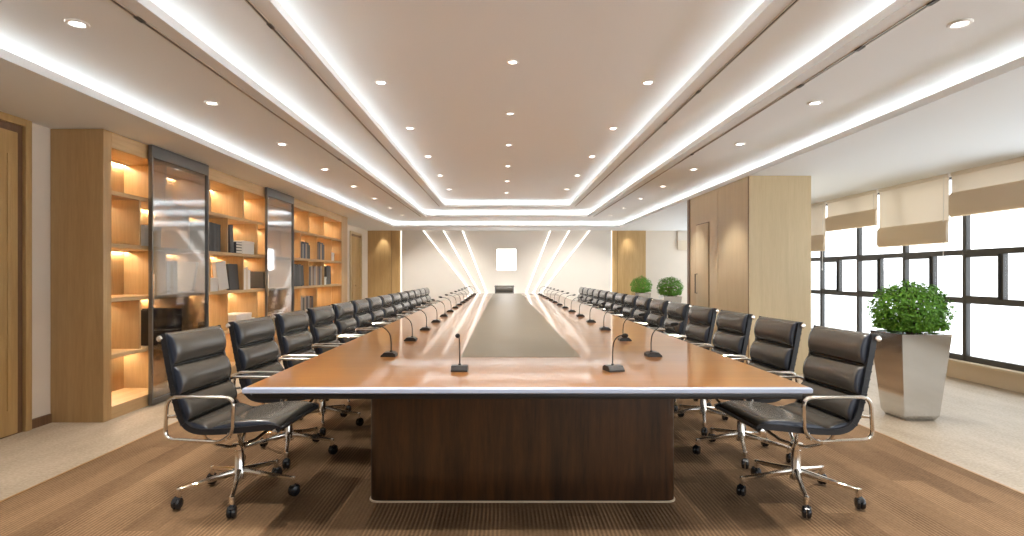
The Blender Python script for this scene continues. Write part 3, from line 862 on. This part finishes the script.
# ------------------------------------------------------------------ gooseneck microphones
def make_mic():
    """neck bows towards +y"""
    root = empty('gooseneck_microphone')
    b = MB().prism([(-.044, 0), (.044, 0), (.044, .008), (.022, .027), (-.026, .027), (-.044, .016)], 'x', -.042, .042)
    b.build('base', M['mic'], root)
    MB().rbox(-.012, .012, .004, .016, .026, .029, .001, 1).build('button', M['grey'], root)
    pts = catmull([(0, -.012, .024), (0, -.012, .085), (0, -.003, .135), (0, .028, .170), (0, .072, .188), (0, .110, .192)], 6)
    MB().tube(pts, [.0034] * len(pts), 8).lathe([(.004, .024), (.008, .025), (.007, .034), (.004, .036)], c=(0, -.012, 0), n=10).build('neck', M['mic'], root)
    d = Vector((0, .98, .12)).normalized()
    q = Vector((0, 0, 1)).rotation_difference(d).to_matrix()
    MB().lathe([(.003, -.006), (.0085, -.002), (.0115, .010), (.0115, .028), (.008, .040), (.002, .045)], n=12, M=q, c=(0, .110, .192)).build('head', M['foam'], root)
    return root
mic0 = make_mic(); mi_used = [False]
def mic(x, y, rz, label):
    o = mic0 if not mi_used[0] else copy_tree(mic0)
    mi_used[0] = True
    o.location = (x, y, TZ); o.rotation_euler = (0, 0, rz)
    tag(o, label, 'microphone', 'gooseneck microphones on the table')
for k in range(14):
    y = 3.47 + .81 * k
    mic(-.69, y, PI / 2, f'black gooseneck microphone along the bookcase side of the table, {ORD[k]} from the near end')
    mic(.917, y, -PI / 2, f'black gooseneck microphone along the window side of the table, {ORD[k]} from the near end')
mic(-.222, 2.95, PI, 'upright black gooseneck microphone on the near table end, bookcase side')
mic(.575, 2.95, PI + .25, 'upright black gooseneck microphone on the near table end, window side')

# ------------------------------------------------------------------ boxwood planters
def planter(x, y, label, label2, leaves, rb, seed, sz, rot=0.0):
    rnd = random.Random(seed)
    root = empty('planter', (x, y, 0), rot); tag(root, label, 'planter', 'mirror steel planters along the windows')
    t, b, h = .21, .15, .742
    def sq(w, z): return [(-w, -w, z), (w, -w, z), (w, w, z), (-w, w, z)]
    mb = MB(); vs = sq(b * .82, 0) + sq(b, .045) + sq(t, h) + sq(t - .02, h) + sq(t - .03, h - .05)
    fs = [(0, 3, 2, 1)]
    for i in range(4):
        for k in range(4):
            n = (k + 1) % 4; fs.append((4 * i + k, 4 * i + n, 4 * i + 4 + n, 4 * i + 4 + k))
    fs.append((16, 17, 18, 19))
    mb.add(vs, fs).build('pot', M['steel'], root, smooth=False)
    MB().box(-t + .035, t - .035, -t + .035, t - .035, h - .052, h - .03).build('soil', M['soil'], root, smooth=False)
    pl = empty('boxwood_plant', (x, y, h - .03), rot); tag(pl, label2, 'plant', 'clipped boxwood plants in planters')
    st = MB(); fo = MB()
    H = rb[1]
    cz = H * .56
    for k in range(22):
        a = rnd.uniform(0, 2 * PI); rr = rnd.uniform(.2, .85) * rb[0]; zt = rnd.uniform(.45, .95) * H
        p0 = Vector((rnd.uniform(-.05, .05), rnd.uniform(-.05, .05), .008)); p2 = Vector((math.cos(a) * rr, math.sin(a) * rr, zt)); p1 = p0.lerp(p2, .5) + Vector((0, 0, .06))
        st.tube([p0, p1, p2], [.007, .005, .002], 5)
    st.build('stems', M['stem'], pl)['kind'] = 'stuff'
    cz = H * .46
    for k in range(leaves):
        # a dense shell with a few stray shoots, closed below over the rim of the pot
        d = Vector((rnd.gauss(0, 1), rnd.gauss(0, 1), rnd.gauss(0, 1))).normalized()
        q = rnd.uniform(.55, 1.0) ** .6 * (1 + .08 * math.sin(5 * d.x + seed) * math.sin(6 * d.y + 2 * d.z)) * rnd.choice((.97, 1, 1, 1.03, 1.06))
        fl = 1.0 - .22 * max(0, -d.z) ** 2
        p = Vector((d.x * rb[0] * q * fl, d.y * rb[0] * q * fl, cz + d.z * q * (H - cz if d.z > 0 else cz * 1.15)))
        if k % 8 == 0:
            a = rnd.uniform(0, 2 * PI); rr = rb[0] * .93 * rnd.uniform(.2, 1) ** .5
            p = Vector((math.cos(a) * rr, math.sin(a) * rr, rnd.uniform(.06, .12)))
        edge = max(abs(p.x), abs(p.y))
        p.z = max(p.z, .058 if edge < .245 else .02)
        nrm = (d + Vector((rnd.uniform(-.8, .8), rnd.uniform(-.8, .8), rnd.uniform(-.3, .9)))).normalized()
        tx = nrm.cross(Vector((rnd.uniform(-1, 1), rnd.uniform(-1, 1), rnd.uniform(-1, 1)))).normalized(); ty = nrm.cross(tx)
        s = sz * rnd.uniform(.7, 1.2)
        fo.add([p - tx * s, p - tx * s * .2 + ty * s * .45 + nrm * s * .12, p + tx * s, p - tx * s * .2 - ty * s * .45 + nrm * s * .12], [(0, 1, 2), (0, 2, 3)])
    f = fo.build('foliage', M['leaf'], pl, smooth=False, fix=False)
    f['kind'] = 'stuff'
planter(3.555, 4.98, 'tall tapered mirror steel planter on the pale floor near the windows, biggest in view', 'big round clipped boxwood in the planter nearest the window shades', 7500, (.300, .475), 3, .019)
planter(3.85, 13.1, 'tapered steel planter just beyond the pale wood block, hidden below by chairs', 'small round boxwood beside the dark edge of the wood block', 2600, (.29, .48), 5, .024)
planter(3.72, 15.3, 'tapered steel planter in front of the honey panel corner of the end wall', 'small round boxwood in front of the end wall, farther of the two distant ones', 2400, (.29, .47), 8, .024)

# ------------------------------------------------------------------ daylight
w = D.worlds.new('World'); SC.world = w; w.use_nodes = True
nt = w.node_tree; nt.nodes.clear()
bg = nt.nodes.new('ShaderNodeBackground'); bg.inputs[0].default_value = (.93, .965, 1.0, 1); bg.inputs[1].default_value = 1.52
ow = nt.nodes.new('ShaderNodeOutputWorld'); nt.links.new(bg.outputs[0], ow.inputs[0])
pt = D.lights.new('window_portal', 'AREA'); pt.shape = 'RECTANGLE'; pt.size = ZC - ZS; pt.size_y = Y1 - Y0; pt.cycles.is_portal = True
po = D.objects.new('window_portal', pt); COL.objects.link(po)
po.location = (XR + .13, (Y0 + Y1) / 2, (ZC + ZS) / 2); po.rotation_euler = (0, PI / 2, 0)

pt2 = D.lights.new('window_portal', 'AREA'); pt2.shape = 'RECTANGLE'; pt2.size = FW1 - FW0; pt2.size_y = ZC - .36; pt2.cycles.is_portal = True  # portal of the window added behind the camera
po2 = D.objects.new('window_portal', pt2); COL.objects.link(po2)
po2.location = ((FW0 + FW1) / 2, Y0 - .14, (ZC - .06 + .3) / 2); po2.rotation_euler = (PI / 2, 0, 0)
# ------------------------------------------------------------------ camera
cam = D.cameras.new('camera'); co = D.objects.new('camera', cam); COL.objects.link(co)
co.location = (0, 0, EYE); co.rotation_euler = (PI / 2, 0, 0)
cam.sensor_fit = 'HORIZONTAL'; cam.sensor_width = 36; cam.lens = 570 / 1024 * 36
cam.shift_x = 9.5 / 1024; cam.shift_y = 6 / 1024
cam.clip_start = .02; cam.clip_end = 200
SC.camera = co

SC.view_settings.view_transform = 'Standard'; SC.view_settings.look = 'None'
SC.view_settings.exposure = 1.54; SC.view_settings.gamma = 1.0; SC.view_settings.use_curve_mapping = False
cy = SC.cycles
cy.use_denoising = True
cy.max_bounces = 10; cy.diffuse_bounces = 5; cy.glossy_bounces = 5; cy.transmission_bounces = 6; cy.transparent_max_bounces = 12
cy.sample_clamp_indirect = 6.0; cy.caustics_reflective = False; cy.caustics_refractive = False
